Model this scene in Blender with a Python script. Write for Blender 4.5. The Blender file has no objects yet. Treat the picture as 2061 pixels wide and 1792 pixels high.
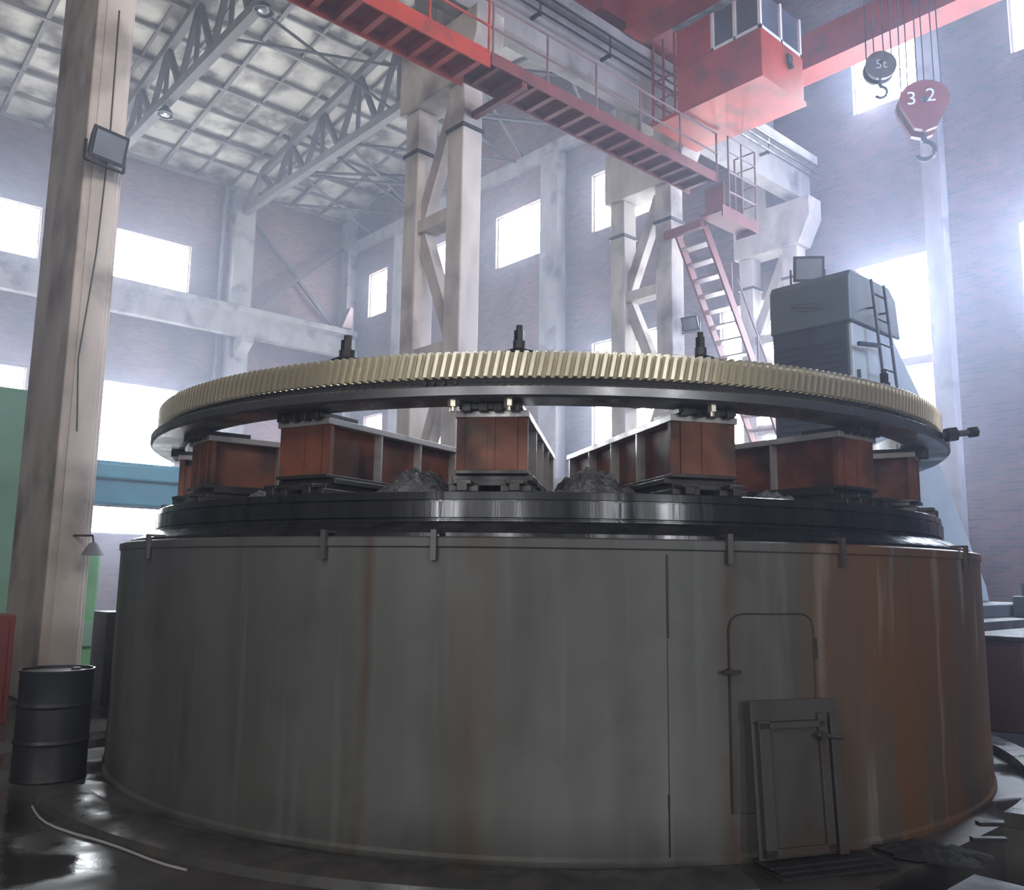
import bpy, bmesh, math, random
from mathutils import Vector, Matrix, noise
random.seed(7)
R_ = math.radians
scn = bpy.context.scene
COL = scn.collection
# ---------------------------------------------------------------- camera
F = 1750.0; PITCH = R_(8.5); HEAD = R_(48.05); ROLL = R_(0.8); EYE = 1.62
CAM = Vector((0, 0, EYE))
fwd = Vector((math.cos(HEAD)*math.cos(PITCH), math.sin(HEAD)*math.cos(PITCH), math.sin(PITCH)))
rt0 = Vector((math.sin(HEAD), -math.cos(HEAD), 0)); up0 = rt0.cross(fwd)
rt = rt0*math.cos(ROLL) + up0*math.sin(ROLL)
up = up0*math.cos(ROLL) - rt0*math.sin(ROLL)
cd = bpy.data.cameras.new('camera'); cam = bpy.data.objects.new('camera', cd); COL.objects.link(cam)
cd.sensor_width = 36; cd.lens = 36*F/2061; cd.clip_end = 200
M = Matrix.Identity(4)
for i in range(3):
    M[i][0] = rt[i]; M[i][1] = up[i]; M[i][2] = -fwd[i]; M[i][3] = CAM[i]
cam.matrix_world = M
scn.camera = cam
def ray(px, py): return fwd + rt*((px-1030.5)/F) + up*((896-py)/F)
def on_x(px, py, X): d = ray(px, py); return CAM + d*(X/d.x)
def on_y(px, py, Y): d = ray(px, py); return CAM + d*(Y/d.y)
def on_z(px, py, Z): d = ray(px, py); return CAM + d*((Z-EYE)/d.z)
CX, CY = 6.437, 6.652
def on_cyl(px, py, R):
    d = ray(px, py); a = d.x**2+d.y**2; b = -2*(d.x*CX+d.y*CY); c = CX**2+CY**2-R*R
    q = max(b*b-4*a*c, 0); t = (-b-math.sqrt(q))/(2*a); p = CAM+d*t
    return math.degrees(math.atan2(p.y-CY, p.x-CX)) % 360, p.z
def P(phi, r, z): a = R_(phi); return Vector((CX+r*math.cos(a), CY+r*math.sin(a), z))
PH0 = 228.05
# ---------------------------------------------------------------- materials
MATS = {}
def mat(name, c1, c2=None, scale=3.0, rough=0.6, rough2=None, metal=0.0, bump=0.0, stretch=(1,1,1), c3=None, s3=1.0, t3=(0.55,0.7), det=6):
    m = bpy.data.materials.new(name); m.use_nodes = True; nt = m.node_tree; N = nt.nodes; L = nt.links
    b = N['Principled BSDF']; b.inputs['Metallic'].default_value = metal; b.inputs['Roughness'].default_value = rough
    c2 = c2 or tuple(x*0.75 for x in c1)
    g = N.new('ShaderNodeNewGeometry'); mp = N.new('ShaderNodeMapping'); mp.inputs['Scale'].default_value = stretch
    L.new(g.outputs['Position'], mp.inputs['Vector'])
    n = N.new('ShaderNodeTexNoise'); n.inputs['Scale'].default_value = scale; n.inputs['Detail'].default_value = det
    L.new(mp.outputs['Vector'], n.inputs['Vector'])
    r = N.new('ShaderNodeValToRGB'); r.color_ramp.elements[0].position = 0.3; r.color_ramp.elements[1].position = 0.7
    r.color_ramp.elements[0].color = (*c1, 1); r.color_ramp.elements[1].color = (*c2, 1)
    L.new(n.outputs['Fac'], r.inputs['Fac']); out = r.outputs['Color']
    if c3:
        n2 = N.new('ShaderNodeTexNoise'); n2.inputs['Scale'].default_value = s3; n2.inputs['Detail'].default_value = 8
        L.new(g.outputs['Position'], n2.inputs['Vector'])
        r2 = N.new('ShaderNodeValToRGB'); r2.color_ramp.elements[0].position = t3[0]; r2.color_ramp.elements[1].position = t3[1]
        L.new(n2.outputs['Fac'], r2.inputs['Fac'])
        mx = N.new('ShaderNodeMixRGB'); mx.inputs['Color2'].default_value = (*c3, 1)
        L.new(r2.outputs['Color'], mx.inputs['Fac']); L.new(out, mx.inputs['Color1']); out = mx.outputs['Color']
    L.new(out, b.inputs['Base Color'])
    if rough2 is not None:
        mr = N.new('ShaderNodeMapRange'); mr.inputs['To Min'].default_value = rough; mr.inputs['To Max'].default_value = rough2
        mr.inputs['From Min'].default_value = 0.35; mr.inputs['From Max'].default_value = 0.65
        L.new(n.outputs['Fac'], mr.inputs['Value']); L.new(mr.outputs['Result'], b.inputs['Roughness'])
    if bump:
        bp = N.new('ShaderNodeBump'); bp.inputs['Strength'].default_value = bump; bp.inputs['Distance'].default_value = 0.02
        L.new(n.outputs['Fac'], bp.inputs['Height']); L.new(bp.outputs['Normal'], b.inputs['Normal'])
    MATS[name] = m; return m
conc = mat('concrete', (.53,.47,.43), (.34,.30,.275), 2.2, .85, bump=.5, stretch=(1,1,.35), c3=(.17,.145,.135), s3=.9, t3=(.50,.70))
conc_d = mat('concrete_dirty', (.30,.27,.26), (.20,.18,.175), 2.0, .85, bump=.3, stretch=(1,1,.4), c3=(.10,.09,.087), s3=1.1)
roofm = mat('roof_panel', (.50,.465,.42), (.35,.32,.285), 1.2, .9, c3=(.11,.095,.085), s3=.9, t3=(.46,.64))
ribm = mat('roof_rib', (.20,.185,.175), (.11,.10,.095), 1.5, .9)
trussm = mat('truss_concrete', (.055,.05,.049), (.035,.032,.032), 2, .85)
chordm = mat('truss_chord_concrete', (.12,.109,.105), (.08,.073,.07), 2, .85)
redm = mat('red_paint', (.42,.048,.024), (.29,.034,.02), 1.6, .5, c3=(.15,.038,.03), s3=2.0, t3=(.52,.72))
redd = mat('dark_red_paint', (.22,.024,.022), (.14,.016,.016), 2, .55)
pinkm = mat('faded_red_paint', (.20,.050,.046), (.125,.035,.034), 2.5, .65)
railm = mat('railing_paint', (.20,.12,.12), (.14,.08,.085), 3, .6)
treadm = mat('stair_tread_steel', (.34,.27,.27), (.24,.18,.18), 3, .35, metal=.3)
steel = mat('dark_steel', (.07,.068,.07), (.035,.034,.036), 5, .45, .65, metal=.5, bump=.1)
blk = mat('black_metal', (.018,.018,.02), (.012,.012,.013), 6, .5)
oily = mat('oily_black_iron', (.070,.070,.076), (.020,.020,.023), 7, .10, .32, metal=.55, bump=.16, stretch=(1,1,.08))
gearm = mat('gear_steel', (.72,.67,.54), (.64,.59,.47), 1.5, .26, .32, metal=.7)
flangem = mat('machined_steel', (.23,.23,.24), (.14,.14,.145), 3, .22, .38, metal=.75)
rustm = mat('red_oxide', (.22,.072,.038), (.125,.042,.026), 4, .5, .7, c3=(.040,.024,.020), s3=3.0, t3=(.46,.68))
flg = mat('oiled_steel_flange', (.52,.50,.49), (.32,.30,.295), 6, .28, .5, metal=.4, bump=.1)
footm = mat('foot_iron', (.06,.056,.055), (.034,.032,.032), 6, .28, .5, metal=.4, bump=.15)
swarf = mat('swarf', (.24,.24,.245), (.07,.07,.073), 30, .5, metal=.3, bump=1.0)
mach = mat('grey_blue_paint', (.09,.11,.116), (.07,.085,.09), 2, .45)
machl = mat('pale_machine_paint', (.40,.43,.42), (.33,.36,.355), 1.5, .5)
machd = mat('dark_louvre', (.028,.031,.036), (.018,.02,.025), 3, .5)
green = mat('green_paint', (.16,.38,.18), (.12,.30,.14), 2, .5)
greenl = mat('pale_green_paint', (.18,.32,.22), (.14,.26,.17), 2, .5)
teal = mat('teal_paint', (.02,.17,.24), (.015,.12,.18), 2, .5)
drumdark = mat('barrel_black', (.030,.030,.033), (.018,.018,.02), 4, .35, .55, metal=.2, c3=(.10,.075,.05), s3=2.2, t3=(.6,.75))
whitem = mat('white_paint', (.75,.75,.74), (.65,.65,.64), 4, .5)
greym = mat('grey_lettering', (.42,.41,.40), (.36,.35,.34), 4, .6)
glassd = mat('dark_cab_glass', (.10,.12,.15), (.07,.08,.10), 2, .06)
glasslamp = mat('lamp_glass', (.16,.17,.18), (.12,.125,.135), 2, .2)
curbm = mat('wet_concrete_curb', (.09,.085,.08), (.045,.043,.042), 5, .22, .65, bump=.2)
platem = mat('oily_plate', (.14,.13,.125), (.075,.069,.067), 4, .35, .6, metal=.4, bump=.1, stretch=(1,1,.5), c3=(.09,.06,.042), s3=2)
clothm = mat('dark_cloth', (.03,.03,.032), (.018,.018,.02), 8, .9)
redcab = mat('red_cabinet_paint', (.18,.035,.032), (.12,.027,.025), 2, .5)
brownm = mat('brown_paint', (.12,.055,.05), (.08,.04,.038), 2, .5)
seamm = mat('rusty_seam', (.045,.036,.032), (.03,.024,.022), 3, .6)
pipem = mat('pipe_grey', (.16,.16,.18), (.11,.11,.12), 2, .6)
cordm = mat('pale_cord', (.42,.41,.39), (.32,.31,.30), 4, .6)
def emis(name, c, s):
    m = bpy.data.materials.new(name); m.use_nodes = True; nt = m.node_tree
    b = nt.nodes['Principled BSDF']; b.inputs['Base Color'].default_value = (.8,.85,.9,1)
    b.inputs['Emission Color'].default_value = (*c, 1); b.inputs['Emission Strength'].default_value = s
    return m
pane = emis('daylit_glass', (.85,.92,1.0), 36.0)
def brick_mat():
    m = bpy.data.materials.new('brick_wall'); m.use_nodes = True; nt = m.node_tree; N = nt.nodes; L = nt.links
    b = N['Principled BSDF']; b.inputs['Roughness'].default_value = .9
    g = N.new('ShaderNodeNewGeometry'); s = N.new('ShaderNodeSeparateXYZ'); L.new(g.outputs['Position'], s.inputs[0])
    ad = N.new('ShaderNodeMath'); ad.operation = 'ADD'; L.new(s.outputs['X'], ad.inputs[0]); L.new(s.outputs['Y'], ad.inputs[1])
    c = N.new('ShaderNodeCombineXYZ'); L.new(ad.outputs[0], c.inputs['X']); L.new(s.outputs['Z'], c.inputs['Y'])
    t = N.new('ShaderNodeTexBrick'); t.inputs['Scale'].default_value = 1.0; t.inputs['Brick Width'].default_value = .30; t.inputs['Row Height'].default_value = .09
    t.inputs['Mortar Size'].default_value = .012
    t.inputs['Color1'].default_value = (.235,.105,.092,1); t.inputs['Color2'].default_value = (.115,.064,.064,1); t.inputs['Mortar'].default_value = (.155,.13,.132,1)
    L.new(c.outputs[0], t.inputs['Vector'])
    n = N.new('ShaderNodeTexNoise'); n.inputs['Scale'].default_value = .35; n.inputs['Detail'].default_value = 6; L.new(g.outputs['Position'], n.inputs['Vector'])
    mx = N.new('ShaderNodeMixRGB'); mx.blend_type = 'MULTIPLY'; mx.inputs['Fac'].default_value = .85
    r = N.new('ShaderNodeValToRGB'); r.color_ramp.elements[0].color = (.34,.36,.46,1); r.color_ramp.elements[0].position = .35; r.color_ramp.elements[1].position = .65
    L.new(n.outputs['Fac'], r.inputs['Fac']); L.new(t.outputs['Color'], mx.inputs['Color1']); L.new(r.outputs['Color'], mx.inputs['Color2'])
    L.new(mx.outputs['Color'], b.inputs['Base Color'])
    return m
brick = brick_mat()
def drum_mat():
    m = bpy.data.materials.new('stained_grey_sheet'); m.use_nodes = True; nt = m.node_tree; N = nt.nodes; L = nt.links
    b = N['Principled BSDF']; b.inputs['Metallic'].default_value = .15
    g = N.new('ShaderNodeNewGeometry')
    def nz(sc, st, det=6):
        mp = N.new('ShaderNodeMapping'); mp.inputs['Scale'].default_value = st; L.new(g.outputs['Position'], mp.inputs['Vector'])
        n = N.new('ShaderNodeTexNoise'); n.inputs['Scale'].default_value = sc; n.inputs['Detail'].default_value = det
        L.new(mp.outputs['Vector'], n.inputs['Vector']); return n.outputs['Fac']
    def ramp(f, p0, p1, c0=(0,0,0), c1=(1,1,1)):
        r = N.new('ShaderNodeValToRGB'); r.color_ramp.elements[0].position = p0; r.color_ramp.elements[1].position = p1
        r.color_ramp.elements[0].color = (*c0,1); r.color_ramp.elements[1].color = (*c1,1); L.new(f, r.inputs['Fac']); return r.outputs['Color']
    def mix(f, a, c):
        x = N.new('ShaderNodeMixRGB'); L.new(f, x.inputs['Fac']); L.new(a, x.inputs['Color1']); x.inputs['Color2'].default_value = (*c,1); return x.outputs['Color']
    def math_(op, a, c):
        x = N.new('ShaderNodeMath'); x.operation = op
        for i, v in enumerate((a, c)):
            if isinstance(v, (int,float)): x.inputs[i].default_value = v
            else: L.new(v, x.inputs[i])
        return x.outputs[0]
    base = ramp(nz(1.3, (1,1,.5), 8), .3, .7, (.128,.129,.125), (.080,.081,.078))
    grime = ramp(nz(2.6, (1,1,.8), 9), .52, .74)
    c = mix(math_('MULTIPLY', grime, .55), base, (.055,.052,.047))
    st = ramp(nz(2.0, (1,1,.07), 5), .44, .74)                     # broad soft vertical runs
    c = mix(math_('MULTIPLY', st, .6), c, (.060,.052,.044))
    fine = ramp(nz(9.0, (1,1,.04), 4), .56, .72)
    c = mix(math_('MULTIPLY', fine, .28), c, (.185,.184,.178))
    dp = N.new('ShaderNodeVectorMath'); dp.operation = 'DOT_PRODUCT'; dp.inputs[1].default_value = (rt0.x, rt0.y, 0); L.new(g.outputs['Position'], dp.inputs[0])
    lat = math_('ADD', dp.outputs['Value'], math_('MULTIPLY', math_('SUBTRACT', nz(3,(1,1,.4),3), .5), .16))
    brk = ramp(nz(3.5, (1,1,.5), 5), .3, .6)
    for x0, w0, s0 in ((-.88,.05,.9),(-.22,.14,.75),(1.30,.09,.75)):     # long rust runs below joints in the ring
        d0 = math_('ABSOLUTE', math_('SUBTRACT', lat, x0), 0); f = math_('SUBTRACT', 1, math_('DIVIDE', d0, w0))
        f = math_('MULTIPLY', math_('MAXIMUM', f, 0), brk)
        c = mix(math_('MULTIPLY', f, s0), c, (.075,.044,.027))
    mr = N.new('ShaderNodeMapRange'); mr.inputs['From Min'].default_value = 1.3; mr.inputs['From Max'].default_value = 2.4; L.new(dp.outputs['Value'], mr.inputs['Value'])
    rs = ramp(nz(2.3, (1,1,.14), 7), .38, .58)
    c = mix(math_('MULTIPLY', mr.outputs['Result'], rs), c, (.175,.092,.048))
    ps = ramp(nz(5.5, (1,1,.10), 5), .58, .72)
    c = mix(math_('MULTIPLY', mr.outputs['Result'], ps), c, (.30,.265,.22))
    L.new(c, b.inputs['Base Color'])
    rr = N.new('ShaderNodeMapRange'); rr.inputs['To Min'].default_value = .38; rr.inputs['To Max'].default_value = .64; L.new(nz(4,(1,1,.12)), rr.inputs['Value']); L.new(rr.outputs['Result'], b.inputs['Roughness'])
    return m
drumm = drum_mat()
def floor_mat():
    m = bpy.data.materials.new('wet_dark_floor'); m.use_nodes = True; nt = m.node_tree; N = nt.nodes; L = nt.links
    b = N['Principled BSDF']
    g = N.new('ShaderNodeNewGeometry')
    n = N.new('ShaderNodeTexNoise'); n.inputs['Scale'].default_value = 1.1; n.inputs['Detail'].default_value = 8; L.new(g.outputs['Position'], n.inputs['Vector'])
    r = N.new('ShaderNodeValToRGB'); r.color_ramp.elements[0].position = .35; r.color_ramp.elements[1].position = .68
    r.color_ramp.elements[0].color = (.028,.026,.025,1); r.color_ramp.elements[1].color = (.105,.098,.093,1); L.new(n.outputs['Fac'], r.inputs['Fac']); L.new(r.outputs['Color'], b.inputs['Base Color'])
    mr = N.new('ShaderNodeMapRange'); mr.inputs['From Min'].default_value = .42; mr.inputs['From Max'].default_value = .56; mr.inputs['To Min'].default_value = .09; mr.inputs['To Max'].default_value = .55
    L.new(n.outputs['Fac'], mr.inputs['Value']); L.new(mr.outputs['Result'], b.inputs['Roughness'])
    n2 = N.new('ShaderNodeTexNoise'); n2.inputs['Scale'].default_value = 9; n2.inputs['Detail'].default_value = 6; L.new(g.outputs['Position'], n2.inputs['Vector'])
    bp = N.new('ShaderNodeBump'); bp.inputs['Strength'].default_value = .25; bp.inputs['Distance'].default_value = .01; L.new(n2.outputs['Fac'], bp.inputs['Height']); L.new(bp.outputs['Normal'], b.inputs['Normal'])
    return m
floorm = floor_mat()
# ---------------------------------------------------------------- mesh builder
WM = {}
class MB:
    def __init__(s): s.v = []; s.f = []
    def add(s, vs, fs):
        o = len(s.v); s.v += [Vector(v) for v in vs]; s.f += [[i+o for i in f] for f in fs]; return s
    def box(s, x0, x1, y0, y1, z0, z1):
        return s.add([(x0,y0,z0),(x1,y0,z0),(x1,y1,z0),(x0,y1,z0),(x0,y0,z1),(x1,y0,z1),(x1,y1,z1),(x0,y1,z1)],
                     [(3,2,1,0),(4,5,6,7),(0,1,5,4),(1,2,6,5),(2,3,7,6),(3,0,4,7)])
    def bar(s, p, q, w, h, upv=(0,0,1)):
        p = Vector(p); q = Vector(q); d = (q-p).normalized(); u = Vector(upv)
        if abs(d.dot(u)) > .98: u = Vector((1,0,0))
        a = d.cross(u).normalized()*(w/2); b = a.cross(d).normalized()*(h/2)
        return s.add([p-a-b,p+a-b,p+a+b,p-a+b,q-a-b,q+a-b,q+a+b,q-a+b],
                     [(3,2,1,0),(4,5,6,7),(0,1,5,4),(1,2,6,5),(2,3,7,6),(3,0,4,7)])
    def cyl(s, p, q, r, n=12, r2=None):
        p = Vector(p); q = Vector(q); d = (q-p).normalized(); u = Vector((0,0,1)) if abs(d.z) < .9 else Vector((1,0,0))
        a = d.cross(u).normalized(); b = d.cross(a); r2 = r if r2 is None else r2
        vs = [p+(a*math.cos(t)+b*math.sin(t))*r for t in [2*math.pi*i/n for i in range(n)]] + [q+(a*math.cos(t)+b*math.sin(t))*r2 for t in [2*math.pi*i/n for i in range(n)]]
        return s.add(vs, [(i,(i+1)%n,(i+1)%n+n,i+n) for i in range(n)] + [tuple(range(n))[::-1], tuple(range(n,2*n))])
    def tube(s, pts, r, n=8):
        pts = [Vector(p) for p in pts]; vs = []; fs = []
        for i, p in enumerate(pts):
            d = (pts[min(i+1,len(pts)-1)]-pts[max(i-1,0)]).normalized(); u = Vector((0,0,1)) if abs(d.z) < .95 else Vector((1,0,0))
            a = d.cross(u).normalized(); b = d.cross(a)
            vs += [p+(a*math.cos(2*math.pi*k/n)+b*math.sin(2*math.pi*k/n))*r for k in range(n)]
        for i in range(len(pts)-1):
            fs += [(i*n+k, i*n+(k+1)%n, (i+1)*n+(k+1)%n, (i+1)*n+k) for k in range(n)]
        fs += [tuple(range(n))[::-1], tuple(range((len(pts)-1)*n, len(pts)*n))]
        return s.add(vs, fs)
    def lathe(s, prof, n=48, cx=0, cy=0, a0=0, a1=360, loop=False):
        full = abs(a1-a0) >= 359.9; m = len(prof); vs = []; k = n if full else n+1
        for i in range(k):
            t = R_(a0+(a1-a0)*i/n)
            vs += [(cx+r*math.cos(t), cy+r*math.sin(t), z) for r, z in prof]
        fs = []; mm = m if loop else m-1
        for i in range(n):
            j = (i+1) % k
            for q in range(mm):
                w = (q+1) % m; fs.append((i*m+q, j*m+q, j*m+w, i*m+w))
        if not full and loop: fs += [tuple(range(m)), tuple(range((k-1)*m, k*m))[::-1]]
        return s.add(vs, fs)
    def prism(s, poly, axis, a, b):
        def mk(u, w, t): return {'x':(t,u,w),'y':(u,t,w),'z':(u,w,t)}[axis]
        n = len(poly)
        return s.add([mk(u,w,a) for u,w in poly]+[mk(u,w,b) for u,w in poly],
                     [(i,(i+1)%n,(i+1)%n+n,i+n) for i in range(n)]+[tuple(range(n))[::-1], tuple(range(n,2*n))])
    def build(s, name, m, parent=None, local=False, smooth=True, bevel=0, recalc=True):
        vs = s.v
        if parent is not None and not local:
            inv = WM[parent].inverted(); vs = [inv @ v for v in vs]
        me = bpy.data.meshes.new(name); me.from_pydata([tuple(v) for v in vs], [], s.f); me.update()
        if recalc:
            bm = bmesh.new(); bm.from_mesh(me); bmesh.ops.recalc_face_normals(bm, faces=bm.faces); bm.to_mesh(me); bm.free()
        if smooth:
            for p in me.polygons: p.use_smooth = True
            me.set_sharp_from_angle(angle=R_(32))
        me.materials.append(m)
        o = bpy.data.objects.new(name, me); COL.objects.link(o)
        if parent is not None: o.parent = parent; WM[o] = WM[parent]
        else: WM[o] = Matrix.Identity(4)
        if bevel:
            bv = o.modifiers.new('bevel', 'BEVEL'); bv.width = bevel; bv.segments = 2; bv.limit_method = 'ANGLE'; bv.angle_limit = R_(40)
        return o
def tag(o, label, cat, group=None):
    o['label'] = label; o['category'] = cat
    if group: o['group'] = group
    return o
def thing(name, label, cat, loc=(0,0,0), rotz=0, group=None):
    o = bpy.data.objects.new(name, None); COL.objects.link(o); o.location = loc; o.rotation_euler = (0,0,rotz); o.empty_display_size = .1
    WM[o] = Matrix.Translation(Vector(loc)) @ Matrix.Rotation(rotz, 4, 'Z')
    return tag(o, label, cat, group)
def struct(o): o['kind'] = 'structure'; return o
def dup(root, loc, rotz, label):
    r = root.copy(); COL.objects.link(r); r.location = loc; r.rotation_euler = (0,0,rotz); r['label'] = label
    for ch in list(root.children):
        c = ch.copy(); COL.objects.link(c); c.parent = r
        for g in list(ch.children):
            d = g.copy(); COL.objects.link(d); d.parent = c
    return r
# ---------------------------------------------------------------- shell
XB = 21.2; YL = 35.7
def cells(us, vs, holes):
    us = sorted(set(us+[h[0] for h in holes]+[h[1] for h in holes])); vs = sorted(set(vs+[h[2] for h in holes]+[h[3] for h in holes]))
    for i in range(len(us)-1):
        for j in range(len(vs)-1):
            cu = (us[i]+us[i+1])/2; cv = (vs[j]+vs[j+1])/2
            if not any(h[0] < cu < h[1] and h[2] < cv < h[3] for h in holes): yield us[i], us[i+1], vs[j], vs[j+1]
back_w = [(32.3,33.8,13.4,15.5),(27.2,28.7,13.4,15.5),(21.95,24.7,13.4,15.5),(16.6,19.6,13.4,15.5),(8.4,10.1,13.9,15.6),(4.0,6.25,13.9,15.9),
          (27.2,29.0,5.6,8.7),(32.3,33.8,5.6,8.7),(16.6,19.6,5.6,9.45),(12.5,14.45,5.2,9.45),(8.4,10.25,7.05,9.65),(8.4,10.25,3.0,6.85),(4.2,6.35,7.7,9.75)]
left_w = [(4.7,7.7,13.2,15.3),(10.4,13.5,13.2,15.3),(10.3,13.4,3.0,9.0),(4.7,7.7,3.0,9.0)]
w = MB()
for a,b,c,d in cells([0.0,YL],[0.0,21.0],back_w): w.box(XB,XB+.45,a,b,c,d)
struct(w.build('wall_back', brick, smooth=False))
w = MB()
for a,b,c,d in cells([-2.0,XB+.45],[0.0,18.6],left_w): w.box(a,b,YL,YL+.45,c,d)
struct(w.build('wall_left', brick, smooth=False))
wn = 0
def window(axis, a, b, z0, z1):
    global wn; wn += 1
    o = bpy.data.objects.new('window_%d' % wn, None); COL.objects.link(o); o['kind'] = 'structure'
    loc = Vector((XB+.2,(a+b)/2,z0)) if axis == 'x' else Vector(((a+b)/2,YL+.2,z0))
    o.location = loc; WM[o] = Matrix.Translation(loc)
    fr = MB(); pn = MB()
    def bx(m, u0,u1,q0,q1,d0,d1):
        if axis == 'x': m.box(XB+d0,XB+d1,u0,u1,q0,q1)
        else: m.box(u0,u1,YL+d0,YL+d1,q0,q1)
    bx(pn,a,b,z0,z1,.20,.21)
    t=.05
    bx(fr,a,b,z0,z0+t,.12,.19); bx(fr,a,b,z1-t,z1,.12,.19); bx(fr,a,a+t,z0+t,z1-t,.12,.19); bx(fr,b-t,b,z0+t,z1-t,.12,.19)
    nu = max(2, round((b-a)/.75)); nz = max(2, round((z1-z0)/.7))
    for i in range(1,nu): u=a+(b-a)*i/nu; bx(fr,u-.012,u+.012,z0+t,z1-t,.13,.18)
    for i in range(1,nz): q=z0+(z1-z0)*i/nz; bx(fr,a+t,b-t,q-.012,q+.012,.135,.175)
    pn.build('pane', pane, o, smooth=False); fr.build('window_frame', whitem, o, smooth=False)
for q in back_w: window('x',*q)
for q in left_w: window('y',*q)
# floor with a pit in front of the drum on the right
PIT = (4.75,6.6,1.2,2.35)
fl = MB()
for a,b,c,d in cells([-14.0,XB],[-14.0,YL],[PIT]): fl.add([(a,c,0),(b,c,0),(b,d,0),(a,d,0)],[(0,1,2,3)])
x0,x1,y0,y1 = PIT
fl.add([(x0,y0,0),(x1,y0,0),(x1,y1,0),(x0,y1,0),(x0,y0,-.7),(x1,y0,-.7),(x1,y1,-.7),(x0,y1,-.7)],[(0,1,5,4),(1,2,6,5),(2,3,7,6),(3,0,4,7),(4,5,6,7)])
struct(fl.build('floor', floorm, smooth=False, recalc=False))
# aisle roof
def zr(y): return 18.6 + (min(YL-y, y-11.5))*(1.8/12.1)
c = MB(); YM=(YL+11.5)/2
c.prism([(YL+.45,18.53),(YM,zr(YM)),(11.0,18.53),(11.0,18.8),(YM,zr(YM)+.25),(YL+.45,18.8)],'x',-2,XB+.45)
struct(c.build('ceiling', roofm, smooth=False))
c = MB()
for s in (0,1):
    for k in range(9):
        y = YM + (YL-YM)*k/8 if s == 0 else YM - (YM-11.5)*k/8
        big = k % 2 == 0
        c.bar((-2,y,zr(y)-.07),(XB,y,zr(y)-.07),.14 if big else .09,.24 if big else .15)
for k in range(16):
    x = 1.5*k
    if x > XB: break
    big = k % 4 == 0
    for (ya,yb) in ((YL,YM),(YM,11.5)): c.bar((x,ya,zr(ya)-.06),(x,yb,zr(yb)-.06),.15 if big else .09,.22 if big else .15)
struct(c.build('trim_2', ribm, smooth=False))
t = MB(); t.box(XB-.25,XB,12,YL,16.85,17.35); struct(t.build('trim_1', conc_d, smooth=False))
# pilasters
def pil(axis, a, b, z1, depth, label, m=conc_d):
    q = MB()
    if axis == 'x': q.box(XB-depth,XB,a,b,0,z1)
    else: q.box(a,b,YL-depth,YL,0,z1)
    return tag(q.build('wall_pilaster', m, smooth=False, bevel=.02), label, 'pilaster', 'concrete wall pilasters')
pil('x',20.85,21.75,16.8,.45,'tall concrete pilaster on brick back wall right of the upper square window')
pil('x',30.6,31.3,16.8,.35,'slim concrete pilaster on back wall beside the narrow far window')
pil('x',34.9,35.65,18.4,.5,'concrete corner pilaster where the two brick walls meet')
pil('x',7.85,8.3,20.5,.35,'blue grey concrete pilaster at far right beside the tall bright windows')
pil('y',15.1,16.0,18.2,.7,'concrete pilaster on left wall under the far truss end', conc_d)
pil('y',9.1,10.0,18.2,.7,'concrete pilaster on left wall half hidden by foreground column', conc_d)
# downpipe
q = MB(); q.tube([(14.75,YL-.35,18.3),(14.75,YL-.35,17.9),(14.75,YL-.2,17.5),(14.75,YL-.2,0.0)],.09,10)
tag(q.build('drain_pipe', pipem), 'grey rainwater downpipe with elbow beside the left wall pilaster','pipe')
# left aisle crane girder
t = thing('crane_girder','long dirty concrete crane girder along the left brick wall','girder',(12,34.6,11.5))
q = MB(); q.prism([(34.35,11.5),(34.75,11.5),(34.75,12.35),(34.95,12.5),(34.95,12.75),(34.15,12.75),(34.15,12.5),(34.35,12.35)],'x',-2,20.9); q.build('beam',conc_d,t,smooth=False)
for x in (9.55,15.55,20.6):
    q = MB(); q.prism([(YL-.7,10.6),(YL-.7,11.5),(34.1,11.5),(34.1,11.2)],'x',x-.25,x+.25); q.build('corbel',conc_d,t,smooth=False)
q = MB(); q.box(-2,20.9,34.5,34.6,12.75,12.88); q.build('rail',steel,t,smooth=False)
q = MB(); q.prism([(20.2,12.88),(20.75,12.88),(20.75,13.9),(20.6,13.9)],'y',34.35,34.75)
tag(q.build('buffer_stop',railm,smooth=False),'small triangular rail stop at the far end of the left wall girder','stop')
# cross bracing on left wall bay
t = thing('wall_bracing','crossed steel bracing on left brick wall between pilaster and corner','bracing',(18.5,YL-.3,12.9))
for a,b in (((16.1,YL-.3,17.0),(20.6,YL-.3,12.9)),((16.1,YL-.42,12.9),(20.6,YL-.42,17.0))):
    q = MB(); q.bar(a,b,.14,.14); q.build('brace',steel,t,smooth=False)
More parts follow.
